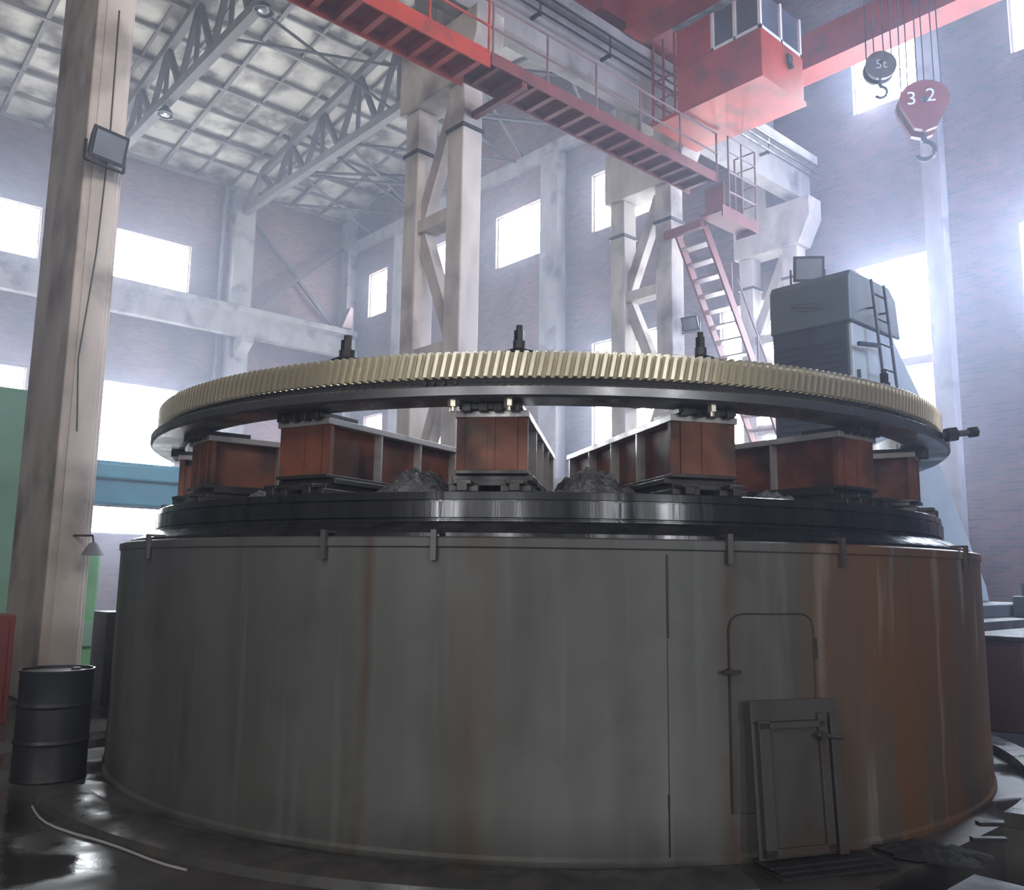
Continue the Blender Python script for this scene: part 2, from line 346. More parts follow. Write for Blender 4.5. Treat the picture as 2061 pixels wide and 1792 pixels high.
# ---------------------------------------------------------------- concrete columns
def column(xc, label, solid=False):
    t = thing('crane_column',label,'column',(xc-.22,12.4,0),0,'tall concrete crane columns')
    xa, xb = xc-.45, xc
    if solid:
        q = MB(); q.box(xa,xb,11.5,13.3,0,10.5); q.build('column_shaft',conc,t,smooth=False,bevel=.03)
        q = MB(); q.box(xb-.012,xb+.02,11.51,13.29,0,10.5); q.box(xa+.10,xb-.06,11.48,11.5,0,10.5); q.build('face_panel',conc,t,smooth=False,bevel=.01)
    else:
        for y0,y1 in ((11.5,11.95),(12.88,13.3)):
            q = MB(); q.box(xa,xb,y0,y1,0,10.5); q.build('column_limb',conc,t,smooth=False,bevel=.025)
        zs = [.6,3.0,5.6,8.1,10.5]
        for i in range(4):
            q = MB(); a=(11.95,zs[i]+.2); b=(12.88,zs[i+1]-.15)
            if i % 2: a=(12.88,zs[i]+.2); b=(11.95,zs[i+1]-.15)
            q.bar((xc-.22,a[0],a[1]),(xc-.22,b[0],b[1]),.26,.22,(1,0,0)); q.build('brace',conc,t,smooth=False)
        for z in zs[1:4]:
            q = MB(); q.box(xa+.05,xb-.05,11.95,12.88,z-.12,z+.12); q.build('tie_beam',conc,t,smooth=False)
        for y0,y1 in ((11.5,11.95),(12.88,13.3)):
            q = MB(); q.box(xa-.03,xb+.03,y0-.03,y1+.03,9.6,9.67); q.build('steel_band',steel,t,smooth=False)
    q = MB(); q.prism([(11.4,10.5),(13.4,10.5),(13.4,11.75),(11.05,11.75),(11.05,11.2)],'x',xa-.1,xb+.1); q.build('capital',conc,t,smooth=False,bevel=.02)
    q = MB(); q.box(xa-.05,xb+.05,12.35,13.1,11.75,18.45); q.build('upper_shaft',conc,t,smooth=False,bevel=.02)
    return t
column(3.35,'wide weathered concrete column in left foreground beside the oil barrel',True)
column(9.5,'double concrete column with diagonal braces behind the middle of the ring gear')
column(15.5,'double concrete column behind the steel stair with a small floodlight on it')
column(20.95,'concrete end column against the back wall above the grey machine')
# runway girder
t = thing('crane_girder','long concrete crane girder carrying the red crane above the columns','girder',(12,11.5,11.75))
q = MB(); q.prism([(11.3,11.75),(11.7,11.75),(11.7,12.6),(11.95,12.75),(11.95,12.98),(11.05,12.98),(11.05,12.75),(11.3,12.6)],'x',-4,20.95); q.build('beam',conc_d,t,smooth=False)
q = MB(); q.prism([(11.44,12.98),(11.56,12.98),(11.53,13.12),(11.47,13.12)],'x',-4,20.95); q.build('rail',steel,t,smooth=False)
t = thing('conductor_bars','parallel dark conductor bars running in front of the concrete crane girder','conductor',(10,11.02,12.4))
for i in range(3):
    q = MB(); q.box(6,20.9,11.0,11.03,12.25+.2*i,12.29+.2*i); q.build('bar',steel,t,smooth=False)
for x in (6.5,10.5,12.5,18.5):
    q = MB(); q.box(x-.03,x+.03,11.03,11.3,12.24,12.30); q.box(x-.02,x+.02,11.03,11.05,12.2,12.7); q.build('bracket',steel,t,smooth=False)
# ---------------------------------------------------------------- trusses
def truss(xt, label):
    t = thing('roof_truss',label,'truss',(xt,23.6,17.2),0,'aisle roof trusses')
    zt = lambda y: zr(y)-.35
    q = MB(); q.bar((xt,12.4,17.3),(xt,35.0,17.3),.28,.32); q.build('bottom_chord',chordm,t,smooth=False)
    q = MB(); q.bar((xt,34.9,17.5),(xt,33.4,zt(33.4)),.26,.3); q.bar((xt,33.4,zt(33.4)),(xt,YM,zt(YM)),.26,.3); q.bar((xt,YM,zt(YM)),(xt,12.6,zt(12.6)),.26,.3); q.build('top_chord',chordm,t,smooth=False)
    n = 16; ys = [33.6-(33.6-13.0)*i/n for i in range(n+1)]
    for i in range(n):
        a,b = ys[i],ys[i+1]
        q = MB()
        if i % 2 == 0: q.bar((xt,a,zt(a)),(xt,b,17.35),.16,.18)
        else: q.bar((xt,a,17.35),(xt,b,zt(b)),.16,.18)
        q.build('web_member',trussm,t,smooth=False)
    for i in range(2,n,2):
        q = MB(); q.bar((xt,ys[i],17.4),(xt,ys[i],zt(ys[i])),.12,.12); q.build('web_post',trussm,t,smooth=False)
truss(9.5,'nearest roof truss crossing the top left corner behind the foreground column')
truss(15.5,'roof truss ending on the left wall pilaster and running behind the middle column')
t = thing('roof_bracing','thin steel cross bracing between the far truss and the brick back wall','bracing',(18.2,24,17.3))
for y in (33.5,30.0,26.5,23.0,19.5,16.0):
    q = MB(); q.cyl((15.65,y,17.3),(20.95,y-3.2,17.3),.06,8); q.build('rod',trussm,t)
    q = MB(); q.cyl((15.65,y-3.2,17.42),(20.95,y,17.42),.06,8); q.build('rod',trussm,t)
for y in (30.0,23.6):
    for a,b in (((15.6,17.4),(20.9,19.0)),((15.6,19.0),(20.9,17.4))):
        q = MB(); q.cyl((a[0],y,a[1]),(b[0],y,b[1]),.06,8); q.build('rod',trussm,t)
t = thing('roof_bracing','thin steel cross bracing between the two visible trusses','bracing',(12.5,24,17.3))
for y in (23.6,):
    for a,b in (((9.65,17.4),(15.4,19.0)),((9.65,19.0),(15.4,17.4))):
        q = MB(); q.cyl((a[0],y,a[1]),(b[0],y,b[1]),.05,8); q.build('rod',trussm,t)
def pendant(px, py, label):
    p = on_x(px,py,9.5)
    t = thing('pendant_lamp',label,'lamp',(p.x,p.y,p.z-.15),0,'round pendant lamps on the roof truss')
    q = MB(); q.lathe([(.0,.42),(.06,.42),(.09,.30),(.24,.12),(.30,0.0),(.27,0.0),(.2,.12),(.0,.2)],20); q.v=[v+Vector((p.x,p.y,p.z-.15)) for v in q.v]; q.build('lamp_shade',steel,t)
    q = MB(); q.lathe([(0,-.05),(.14,-.02),(.2,.06),(0,.15)],16); q.v=[v+Vector((p.x,p.y,p.z-.12)) for v in q.v]; q.build('bulb',glasslamp,t)
    q = MB(); q.cyl((p.x,p.y,p.z+.25),(p.x,p.y,max(17.14,p.z+.3)),.03,8); q.build('stem',steel,t)
pendant(531,14,'round pendant lamp at the top edge under the nearest truss')
pendant(333,224,'round pendant lamp under the nearest truss just right of foreground column')
# ---------------------------------------------------------------- drum (machine base)
HZ = 1.835; RD = 4.07
T = thing('rotary_table_base','huge grey stained sheet metal drum base of the gear machine','machine base',(CX,CY,0))
q = MB(); q.lathe([(RD+.02,0),(RD+.02,.03),(RD+.004,.05),(RD+.004,.30),(RD,.31),(RD,HZ-.06),(RD+.012,HZ-.05),(RD+.012,HZ),(RD-.01,HZ+.01),(3.6,HZ+.01),(3.6,HZ-.1)],160,CX,CY); q.build('sheet_skirt',drumm,T,recalc=False)
def drum_strip(px, y0, y1, w, m, name, off=.006):
    ph,_ = on_cyl(px,(y0+y1)/2,RD); z1=on_cyl(px,y0,RD)[1]; z0=on_cyl(px,y1,RD)[1]
    da = math.degrees(w/2/RD); q = MB()
    q.add([P(ph-da,RD-.01,z0),P(ph+da,RD-.01,z0),P(ph+da,RD-.01,z1),P(ph-da,RD-.01,z1),P(ph-da,RD+off,z0),P(ph+da,RD+off,z0),P(ph+da,RD+off,z1),P(ph-da,RD+off,z1)],
          [(3,2,1,0),(4,5,6,7),(0,1,5,4),(1,2,6,5),(2,3,7,6),(3,0,4,7)])
    return q.build(name,m,T,smooth=False)
drum_strip(1343,1117,1285,.012,blk,'seam'); drum_strip(1345,1290,1600,.005,seamm,'seam',.002); drum_strip(1347,1600,1728,.010,blk,'seam')
for px,y0 in ((302,1118),(655,1100),(875,1092),(1465,1100),(1690,1110),(1938,1122)):
    ph,_ = on_cyl(px,y0+20,RD); dd=math.degrees(.017/RD)
    q = MB(); z1=HZ+.03; z0=HZ-.135
    def rb(r0,r1,za,zb):
        q.add([P(ph-dd,r0,za),P(ph+dd,r0,za),P(ph+dd,r1,za),P(ph-dd,r1,za),P(ph-dd,r0,zb),P(ph+dd,r0,zb),P(ph+dd,r1,zb),P(ph-dd,r1,zb)],[(3,2,1,0),(4,5,6,7),(0,1,5,4),(1,2,6,5),(2,3,7,6),(3,0,4,7)])
    rb(RD+.012,RD+.04,z0,z1); rb(RD-.10,RD+.04,z1,z1+.018)
    q.build('clip',platem,T,smooth=False)
# door in the skirt
pl,_ = on_cyl(1467,1350,RD); pr,_ = on_cyl(1637,1350,RD); zt = on_cyl(1550,1236,RD)[1]; zb=.27
wd = R_(pr-pl)*RD; rc=.09
def dz_top(s):
    e = min(s, wd-s)
    return zt if e >= rc else zt-rc+math.sqrt(max(rc*rc-(rc-e)**2,0))
q = MB(); ss=[0,.01,.025,.05,rc]+[rc+(wd-2*rc)*k/6 for k in range(1,6)]+[wd-rc,wd-.05,wd-.025,wd-.01,wd]
vs=[]
for s in ss:
    ph=pl+math.degrees(s/RD); vs += [P(ph,RD+.010,zb),P(ph,RD+.010,dz_top(s)),P(ph,RD-.01,zb),P(ph,RD-.01,dz_top(s))]
fs=[]
for i in range(len(ss)-1):
    a,b=i*4,(i+1)*4; fs += [(a,b,b+1,a+1),(a+1,b+1,b+3,a+3),(a,a+2,b+2,b)]
n=(len(ss)-1)*4; fs += [(0,1,3,2),(n,n+2,n+3,n+1)]
q.add(vs,fs); door = q.build('door',drumm,T); WM[door]=WM[T]
outl=[P(pl,RD+.010,zb)]+[P(pl+math.degrees(s/RD),RD+.010,dz_top(s)) for s in ss]+[P(pr,RD+.010,zb)]
q = MB(); q.tube(outl,.005,6); q.build('door_seam',seamm,door)
ph,z = on_cyl(1464,1352,RD); q = MB(); q.cyl(P(ph,RD+.0,z),P(ph,RD+.05,z),.018,10); q.bar(P(ph-.7,RD+.045,z),P(ph+.9,RD+.045,z),.02,.02); q.build('latch',seamm,door)
ph,z = on_cyl(1637,1305,RD); q = MB(); q.cyl(P(ph,RD+.012,z-.06),P(ph,RD+.012,z+.06),.014,8); q.build('hinge',seamm,door)
# ---------------------------------------------------------------- turntable
TZ = 2.145
q = MB(); q.lathe([(3.5,HZ+.011),(4.00,HZ+.011),(4.00,HZ+.035),(3.93,HZ+.06),(3.86,HZ+.10),(3.80,HZ+.118),(3.80,HZ+.128),(3.785,HZ+.132),(3.785,HZ+.138),(3.81,HZ+.142),(3.81,TZ-.068),(3.785,TZ-.065),(3.785,TZ-.056),(3.80,TZ-.053),(3.795,TZ-.006),(3.785,TZ),(0.02,TZ)],200,CX,CY)
tag(q.build('turntable',oily,recalc=False),'black oily round turntable on top of the grey drum','turntable')
# ---------------------------------------------------------------- support beams
def support():
    t = thing('support_beam','x','support',(0,0,0),0,'rust red radial supports between turntable and gear')
    q = MB(); e=.001
    for y in (-.17,.17):
        q.box(-.8,.86,y-.10,y+.10,e,.045)
    q.box(-.7,.80,-.24,.24,.045,.085); q.box(-.6,.74,-.27,.27,.085,.125)
    for y in (-.17,.17):
        q.box(.86,.92,y-.035,y+.035,e,.065); q.box(.80,.92,y-.06,y+.06,.045,.075)
    q.build('foot',footm,t,local=True,smooth=False,bevel=.006)
    xi=-1.35
    q = MB(); q.box(xi,.80,-.24,.24,.125,.15); q.build('bottom_flange',footm,t,local=True,smooth=False,bevel=.004)
    q = MB(); q.box(xi,.80,-.245,.245,.50,.545); q.build('top_flange',flg,t,local=True,smooth=False,bevel=.004)
    q = MB(); q.box(xi,.79,-.17,.17,.15,.50); q.build('web',rustm,t,local=True,smooth=False)
    for x in (-1.3,-.80,-.30,.20):
        for s in (-1,1):
            q = MB(); q.box(x-.009,x+.009,*sorted((s*.17,s*.237)),.15,.50); q.build('stiffener',flg,t,local=True,smooth=False)
    q = MB(); q.box(.735,.775,-.237,.237,.15,.50); q.build('end_panel',rustm,t,local=True,smooth=False)
    q = MB(); q.box(.775,.80,-.022,.022,.15,.50); q.build('end_rib',rustm,t,local=True,smooth=False)
    q = MB(); q.box(.45,.85,-.21,.21,.545,.584)
    for y in (-.16,-.05,.05,.16): q.box(.80,.87,y-.03,y+.03,.53,.584)
    q.build('shim_plate',footm,t,local=True,smooth=False,bevel=.004)
    return t
sup = support()
labs = {-97.5:'rust red support under the gear at far left, mostly hidden behind another',-75:'rust red support under the leftmost edge of the ring gear',-52.5:'rust red support second from left in front, with a long panelled side',
        -30:'rust red support left of middle with long side running to the right',-7.5:'rust red support at the front middle showing two end panels',15:'rust red support right of middle with long side running to the left',
        37.5:'rust red support with wide red flank right of the swarf piles',60:'rust red support under the right end of the ring gear',82.5:'rust red support at the far right rear, mostly hidden behind the next one'}
first=True
for th,lb in labs.items():
    ph = PH0+th; loc = P(ph,2.85,TZ)
    if first: sup.location = loc; sup.rotation_euler=(0,0,R_(ph)); sup['label']=lb; first=False
    else: dup(sup,loc,R_(ph),lb)
# ---------------------------------------------------------------- ring gear
G = thing('ring_gear','giant pale toothed steel ring gear lying on the red supports','gear',(CX,CY,2.73))
GB=2.73
q = MB(); q.lathe([(3.60,GB),(3.88,GB),(3.90,GB+.015),(3.90,GB+.070),(3.88,GB+.082),(3.79,GB+.095),(3.77,GB+.13),(3.78,GB+.145),(3.60,GB+.145)],240,CX,CY,loop=True); q.build('flange',flangem,G)
q = MB(); q.lathe([(3.52,GB+.146),(3.785,GB+.146),(3.785,GB+.312),(3.52,GB+.312)],240,CX,CY,loop=True); q.build('rim',flangem,G)
q = MB(); NT=420; tw=.55
vs=[];fs=[]
prof=[(-.50,3.790),(-.30,3.796),(-.20,3.848),(.20,3.848),(.30,3.796)]
zz=[GB+.146,GB+.149,GB+.312,GB+.315]
for j,z in enumerate(zz):
    for i in range(NT):
        for (o,r) in prof:
            rr = r if 0<j<3 else min(r,3.845)
            a = (i+o+tw*(z-zz[0])/.165)*360/NT
            vs.append(P(a,rr,z))
m=NT*5
for j in range(3):
    for i in range(m): fs.append((j*m+i,j*m+(i+1)%m,(j+1)*m+(i+1)%m,(j+1)*m+i))
o=len(vs)
for j in (0,3):
    for i in range(NT):
        for (oo,r) in prof:
            a=(i+oo+tw*(zz[j]-zz[0])/.165)*360/NT; vs.append(P(a,3.77,zz[j]))
for k,j in ((0,0),(1,3)):
    for i in range(m): fs.append((j*m+i,j*m+(i+1)%m,o+k*m+(i+1)%m,o+k*m+i))
q.add(vs,fs); q.build('teeth',gearm,G,smooth=False)
for px in (845,862,884,908):
    ph,z = on_cyl(px,784,3.90); q=MB(); q.cyl(P(ph,3.74,GB+.115),P(ph,3.81,GB+.115),.012,8); q.build('bolt',blk,G)
for th in (-11,-5.5,14.5):
    q=MB(); pc=P(PH0+th,3.82,GB-.045); q.cyl(pc,pc+Vector((0,0,.045)),.03,6); q.cyl(pc-Vector((0,0,.03)),pc,.016,8); q.build('joint_bolt',gearm,G)
def stud(px, top_y, label, big=False):
    ph,z = on_cyl(px,top_y,3.62)
    t = thing('clamp_stud',label,'clamp',tuple(P(ph,3.62,GB+.312)),0,'black clamping studs on the gear')
    b = P(ph,3.62,GB+.3125); s = 1.15 if big else .85
    q=MB(); q.box(b.x-.08*s,b.x+.08*s,b.y-.08*s,b.y+.08*s,b.z,b.z+.06); q.build('clamp_plate',blk,t,smooth=False,bevel=.005)
    q=MB(); q.cyl(b+Vector((0,0,.06)),b+Vector((0,0,.12)),.052*s,16); q.build('washer',steel,t)
    q=MB(); q.cyl(b+Vector((0,0,.12)),b+Vector((0,0,.195)),.042*s,6); q.build('nut',blk,t)
    q=MB(); q.cyl(b+Vector((0,0,.195)),b+Vector((0,0,max(.23,z-b.z))),.026*s,10); q.build('stud',steel,t)
stud(701,680,'large black clamping stud on the gear, left of the middle column',True)
stud(1045,681,'black clamping stud on the gear right of the middle column')
stud(1410,696,'black clamping stud on the gear below the stair')
stud(1779,760,'small black clamping stud on the gear in front of the grey machine')
ph,z = on_cyl(1888,890,3.88)
b=P(ph,3.905,GB+.04); dirv=(rt0*.95+Vector((0,0,.12))).normalized()
t = thing('side_clamp','dark clamp bolt sticking out sideways from the right end of the gear','clamp',tuple(b))
q=MB(); q.cyl(b,b+dirv*.30,.026,10); q.build('stud',steel,t)
q=MB(); q.cyl(b+dirv*.04,b+dirv*.12,.06,6); q.build('nut',blk,t)
q=MB(); q.cyl(b+dirv*.23,b+dirv*.29,.045,6); q.build('end_nut',blk,t)
# swarf piles
def pile(th, r, rad, h, label):
    c0=P(PH0+th,r,TZ+.002); q=MB(); n=30; rings=14; vs=[];fs=[]
    for i in range(rings+1):
        u=i/rings
        for k in range(n):
            a=2*math.pi*k/n; rr=rad*u*(1+.16*math.sin(3*a+r)+.10*math.sin(7*a)); z=h*(1-u)**1.05*(1-.25*math.exp(-(u/.25)**2))
            z=max(0,z+(.05*noise.noise(Vector((rr*math.cos(a)*16,rr*math.sin(a)*16,r*3)))+random.uniform(-.014,.014))*(1 if 0<i<rings else 0))
            vs.append((c0.x+rr*math.cos(a),c0.y+rr*math.sin(a),c0.z+z))
    for i in range(rings):
        fs += [(i*n+k,i*n+(k+1)%n,(i+1)*n+(k+1)%n,(i+1)*n+k) for k in range(n)]
    q.add(vs,fs); o=q.build('swarf_pile',swarf,smooth=False); tag(o,label,'metal shavings','swarf heaps on the turntable')
pile(-19.0,3.14,.36,.28,'low heap of grey metal shavings left of the front middle support')
pile(4.1,3.10,.34,.29,'pointed heap of grey metal shavings right of the front middle support')
pile(-41.2,3.4,.20,.09,'thin scatter of dark shavings at the foot of a left support')
pile(26.3,3.4,.20,.10,'small scatter of dark shavings beside the right support foot')
# ---------------------------------------------------------------- grey gear-cutting machine
xm,ya,yb = 10.9,5.36,6.5
T = thing('gear_cutting_machine','tall grey machine tool column with ladder behind right side of drum','machine',(12.5,5.9,1.3))
q=MB(); q.prism([(xm,1.3),(xm,5.05),(12.15,5.05),(12.95,4.35),(13.55,3.35),(15.05,1.55),(15.15,1.3)],'y',ya,yb); q.build('column_body',machl,T,smooth=False,bevel=.03)
q=MB(); q.prism([(xm-.10,5.05),(xm-.10,5.66),(xm-.04,5.76),(12.0,5.76),(12.2,5.6),(12.3,5.05)],'y',ya-.04,yb+.02); q.build('cap',mach,T,smooth=False,bevel=.02)
q=MB(); q.box(xm-.06,xm,ya+.04,yb,2.6,5.05); dr=q.build('louvre_panel',machd,T,smooth=False)
q=MB()
for i in range(24): 
    z=2.75+i*.09; q.prism([(xm-.06,z),(xm-.085,z-.02),(xm-.06,z+.04)],'y',ya+.12,ya+.50); q.prism([(xm-.06,z),(xm-.085,z-.02),(xm-.06,z+.04)],'y',ya+.66,yb-.1)
q.build('louvre',machd,dr,smooth=False)
q=MB(); q.box(xm-.075,xm-.055,ya+.555,ya+.60,2.6,5.05); q.build('door_gap',blk,dr,smooth=False)
q=MB(); pts=[Vector((xm-.102,(ya+yb)/2+.24*math.cos(a)+.05*math.sin(a),5.34+.06*math.sin(a)+.03*math.cos(a))) for a in [2*math.pi*i/28 for i in range(29)]]
q.tube(pts,.005,6); q.bar((xm-.10,ya+.40,5.30),(xm-.10,yb-.35,5.38),.008,.02); q.build('emblem',machd,T)
q=MB()
q.box(11.75,12.1,ya-.03,ya,2.5,3.2); q.prism([(11.0,4.4),(11.32,2.6),(11.0,2.6)],'y',ya-.05,ya); q.build('side_cover',mach,T,smooth=False)
lad=MB(); lx0,lx1=11.28,11.66
def lp(x,z): return Vector((x+(5.7-z)*.06, ya-.12-(5.7-z)*.05, z))
for x in (lx0,lx1): lad.cyl(lp(x,2.4),lp(x,5.7),.022,8)
for i in range(9): z=2.7+i*.35; lad.cyl(lp(lx0,z),lp(lx1,z),.016,8)
for x in (lx0,lx1): lad.cyl(lp(x,5.3),(x,ya-.03,5.3),.016,8); lad.cyl(lp(x,3.0),(x+.16,ya,3.0),.016,8)
lad.bar((lx0-.4,ya-.10,4.72),lp(lx0,4.76),.05,.05); lad.build('ladder',blk,T)
q=MB(); q.box(10.5,10.9,ya+.2,yb-.1,2.0,2.6); q.cyl((10.55,5.9,2.55),(10.55,5.9,3.1),.10,16); q.build('cutter_slide',steel,T,smooth=True,bevel=.01)
# floodlights
def flood(loc, heading, tilt, s, label):
    t=thing('floodlight',label,'floodlight',loc,heading)
    c=math.cos(tilt);sn=math.sin(tilt)
    def tr(v): x,y,z=v; return Vector((x*c+z*sn, y, -x*sn+z*c))+Vector((0,0,.28*s))
    q=MB(); q.add([(-.12*s,-.18*s,-.13*s),(-.12*s,.18*s,-.13*s),(-.12*s,.18*s,.13*s),(-.12*s,-.18*s,.13*s),(.1*s,-.26*s,-.22*s),(.1*s,.26*s,-.22*s),(.1*s,.26*s,.22*s),(.1*s,-.26*s,.22*s)],[(3,2,1,0),(4,5,6,7),(0,1,5,4),(1,2,6,5),(2,3,7,6),(3,0,4,7)]); q.v=[tr(v) for v in q.v]; h=q.build('housing',blk,t,local=True,smooth=False,bevel=.01*s)
    q=MB(); q.box(.1*s,.108*s,-.21*s,.21*s,-.17*s,.17*s); q.v=[tr(v) for v in q.v]; q.build('lens',glasslamp,h,local=True,smooth=False)
    q=MB()
    for y in (-.28*s,.28*s): q.bar((0,y,.28*s),(0,y,-.0),.03*s,.03*s)
    q.bar((0,-.28*s,0),(0,.28*s,0),.04*s,.03*s); q.build('bracket',blk,t,local=True,smooth=False)
    return t
flood((11.15,6.1,5.78),R_(222),R_(10),.85,'black floodlight standing on top of the grey machine')
p=on_y(210,334,11.25); flood((p.x,11.25,p.z),R_(282),R_(14),.92,'black floodlight fixed high on the left foreground column')
p=on_y(1395,668,11.2); flood((p.x,11.25,p.z),R_(190),R_(25),.75,'small floodlight on the concrete column beside the stair')
# machine bed and fittings on the right
T=thing('machine_bed','dark machine bed standing on the floor at right edge behind drum','machine bed',(14.5,5.6,0))
q=MB(); q.box(10.9,17.5,4.35,7.3,0,.95); q.build('bed_body',steel,T,smooth=False,bevel=.02)
q=MB(); q.box(10.95,17.5,4.25,4.75,.95,1.12); q.box(10.95,17.5,6.9,7.4,.95,1.12); q.build('guide_way',platem,T,smooth=False,bevel=.01)
q=MB(); q.box(10.8,15.4,4.66,7.05,1.121,1.3)
tag(q.build('saddle',mach,smooth=False,bevel=.02),'flat grey saddle carrying the tall machine column','saddle')
T=thing('drive_motor','small grey motor housing on the bed beside the machine foot','motor',(14.2,4.3,1.12))
q=MB(); q.box(13.9,14.5,4.26,4.62,1.12,1.42); q.build('motor_base',mach,T,smooth=False,bevel=.02)
q=MB(); q.cyl((14.05,4.44,1.42),(14.05,4.44,1.60),.10,14); q.cyl((14.3,4.44,1.42),(14.3,4.44,1.55),.08,14); q.build('motor_housing',mach,T)
T=thing('control_cabinet','brown steel cabinet at right edge in front of machine bed','cabinet',(11.8,3.7,0))
q=MB(); q.box(10.6,13.2,3.45,4.05,.0,.98); q.build('body',brownm,T,smooth=False,bevel=.015)
q=MB(); q.box(10.5,13.3,3.38,4.1,.98,1.03); q.build('top_plate',steel,T,smooth=False,bevel=.01)
q=MB(); q.box(10.58,10.6,3.52,3.98,.12,.92); q.build('door_panel',brownm,T,smooth=False)
# ---------------------------------------------------------------- walkway, stair
def walkway(xa, xb, m, rm, label, deep, y0=10.15, y1=10.85, z=10.1, step=1.15):
    t=thing('crane_walkway',label,'walkway',((xa+xb)/2,(y0+y1)/2,z))
    q=MB(); q.box(xa,xb,y0,y1,z-.05,z); q.build('deck',m,t,smooth=False)
    q=MB(); q.box(xa,xb,y0-.03,y0,z-deep,z+.06); q.build('edge_channel',m,t,smooth=False)
    q=MB(); q.box(xa,xb,y1,y1+.03,z-deep,z+.06); q.build('edge_channel',m,t,smooth=False)
    n=int((xb-xa)/.42)
    for i in range(n):
        x=xa+.2+i*(xb-xa-.4)/max(1,n-1); q=MB(); q.box(x-.05,x+.05,y0,y1,z-deep*.9,z-.05); q.build('joist',m,t,smooth=False)
    k=int((xb-xa)/step)
    for i in range(k+1):
        x=xa+.03+(xb-xa-.06)*i/k; q=MB(); q.cyl((x,y0-.02,z),(x,y0-.02,z+.95),.022,8); q.build('rail_post',rm,t)
    for h in (.5,.95):
        q=MB(); q.cyl((xa,y0-.02,z+h),(xb,y0-.02,z+h),.022,8); q.build('handrail',rm,t)
    for x in [v for v in (3.3,9.3,15.0) if xa<v<xb]:
        q=MB(); q.box(x-.06,x+.06,y0,11.5,z-deep-.12,z-deep); q.build('bracket',m,t,smooth=False)
    return t
walkway(3.6,8.5,redm,redm,'bright red crane access walkway in front of the middle column top',.24)
walkway(8.53,14.9,pinkm,railm,'faded red narrow walkway with thin railing leading to the stair',.16)
T=thing('stair_landing','small steel landing with railing at the end of the walkway','landing',(15.5,10.4,9.3))
lx0,lx1=14.75,16.1
q=MB(); q.box(lx0,lx1,9.95,10.5,9.22,9.30); q.build('deck',pinkm,T,smooth=False)
q=MB(); q.box(lx0,lx1,9.92,9.95,9.1,9.36); q.box(lx1,lx1+.03,9.95,10.5,9.1,9.36); q.build('edge_channel',pinkm,T,smooth=False)
for x in (15.05,15.55,lx1-.02):
    q=MB(); q.cyl((x,9.96,9.3),(x,9.96,11.0),.022,8); q.build('rail_post',railm,T)
q=MB(); q.cyl((lx1-.02,10.48,9.3),(lx1-.02,10.48,11.0),.022,8); q.build('rail_post',railm,T)
for h in (.45,.9,1.35,1.7):
    q=MB(); q.cyl((15.05,9.96,9.3+h),(lx1-.02,9.96,9.3+h),.018,8); q.cyl((lx1-.02,9.96,9.3+h),(lx1-.02,10.48,9.3+h),.018,8); q.build('handrail',railm,T)
q=MB(); q.box(14.78,14.9,10.5,11.5,9.05,9.22); q.build('bracket',pinkm,T,smooth=False)
q=MB(); q.box(14.92,14.94,10.0,10.48,9.3,9.93); q.build('step_plate',pinkm,T,smooth=False)
T=thing('steel_stair','steep faded red steel stair descending from the walkway landing','stair',(17,10.9,0))
A=Vector((15.0,0,9.15)); B=Vector((20.9,0,0.0))
ys0,ys1=10.56,11.28
for y in (ys0,ys1):
    q=MB(); q.bar((A.x,y,A.z),(B.x,y,B.z),.05,.20); q.build('stringer',pinkm,T,smooth=False)
for i in range(1,29):
    p=A.lerp(B,i/29); q=MB(); q.box(p.x-.13,p.x+.13,ys0+.025,ys1-.025,p.z-.025,p.z+.015); q.build('tread',treadm,T,smooth=False)
for y in (ys0,):
    q=MB(); q.cyl((A.x+1.2,y,A.z-.9),(B.x,y,B.z+.95),.022,8); q.build('handrail',railm,T)
    for i in range(1,7):
        p=A.lerp(B,i/6.0001); q=MB(); q.cyl((p.x,y,p.z),(p.x,y,p.z+.95),.02,8); q.build('rail_post',railm,T)
# ---------------------------------------------------------------- crane
T=thing('bridge_crane','red overhead travelling crane with hanging driver cab','crane',(15.3,5,12.9))
for x in (13.2,17.2):
    q=MB(); q.box(x-.25,x+.25,-9,11.0,13.0,13.85); q.box(x-.32,x+.32,-9,11.0,12.95,13.0); q.build('girder',redm,T,smooth=False)
q=MB(); q.box(12.2,18.2,11.0,11.8,13.2,13.75); q.build('end_carriage',redd,T,smooth=False)
q=MB()
for x in (12.6,17.8): q.cyl((x,11.4,13.26),(x,11.6,13.26),.13,16)
q.build('wheel',steel,T)
q=MB(); q.box(17.46,18.2,-9,11.0,13.75,13.82); q.build('service_walk',redd,T,smooth=False)
q=MB(); q.box(13.4,17.0,5.6,7.6,14.0,14.25); q.box(13.6,15.0,6.1,7.2,14.25,14.9); q.build('trolley',redd,T,smooth=False)
cx0,cx1,cy0,cy1=13.75,15.30,8.30,10.3
q=MB(); q.box(cx0,cx1,cy0,cy1,11.19,12.15); q.box(cx0,cx1,9.45,cy1,12.15,13.0); cab=q.build('cab_body',redm,T,smooth=False,bevel=.02)
q=MB(); q.box(cx0-.03,cx1+.03,cy0-.03,10.97,11.10,11.19); q.build('cab_floor',redm,cab,smooth=False)
q=MB(); q.box(cx0+.06,cx1-.06,cy0+.06,9.45,12.15,13.0); q.build('cab_glass',glassd,cab,smooth=False)
q=MB()
for (x,y) in ((cx0+.04,cy0+.04),(cx1-.04,cy0+.04),(cx0+.04,9.42),(cx0+.04,8.9),((cx0+cx1)/2,cy0+.04)):
    q.box(x-.03,x+.03,y-.03,y+.03,12.15,13.0)
q.box(cx0+.01,cx1-.01,cy0+.01,cy0+.07,12.15,12.22); q.box(cx0+.01,cx0+.07,cy0+.01,9.45,12.15,12.22)
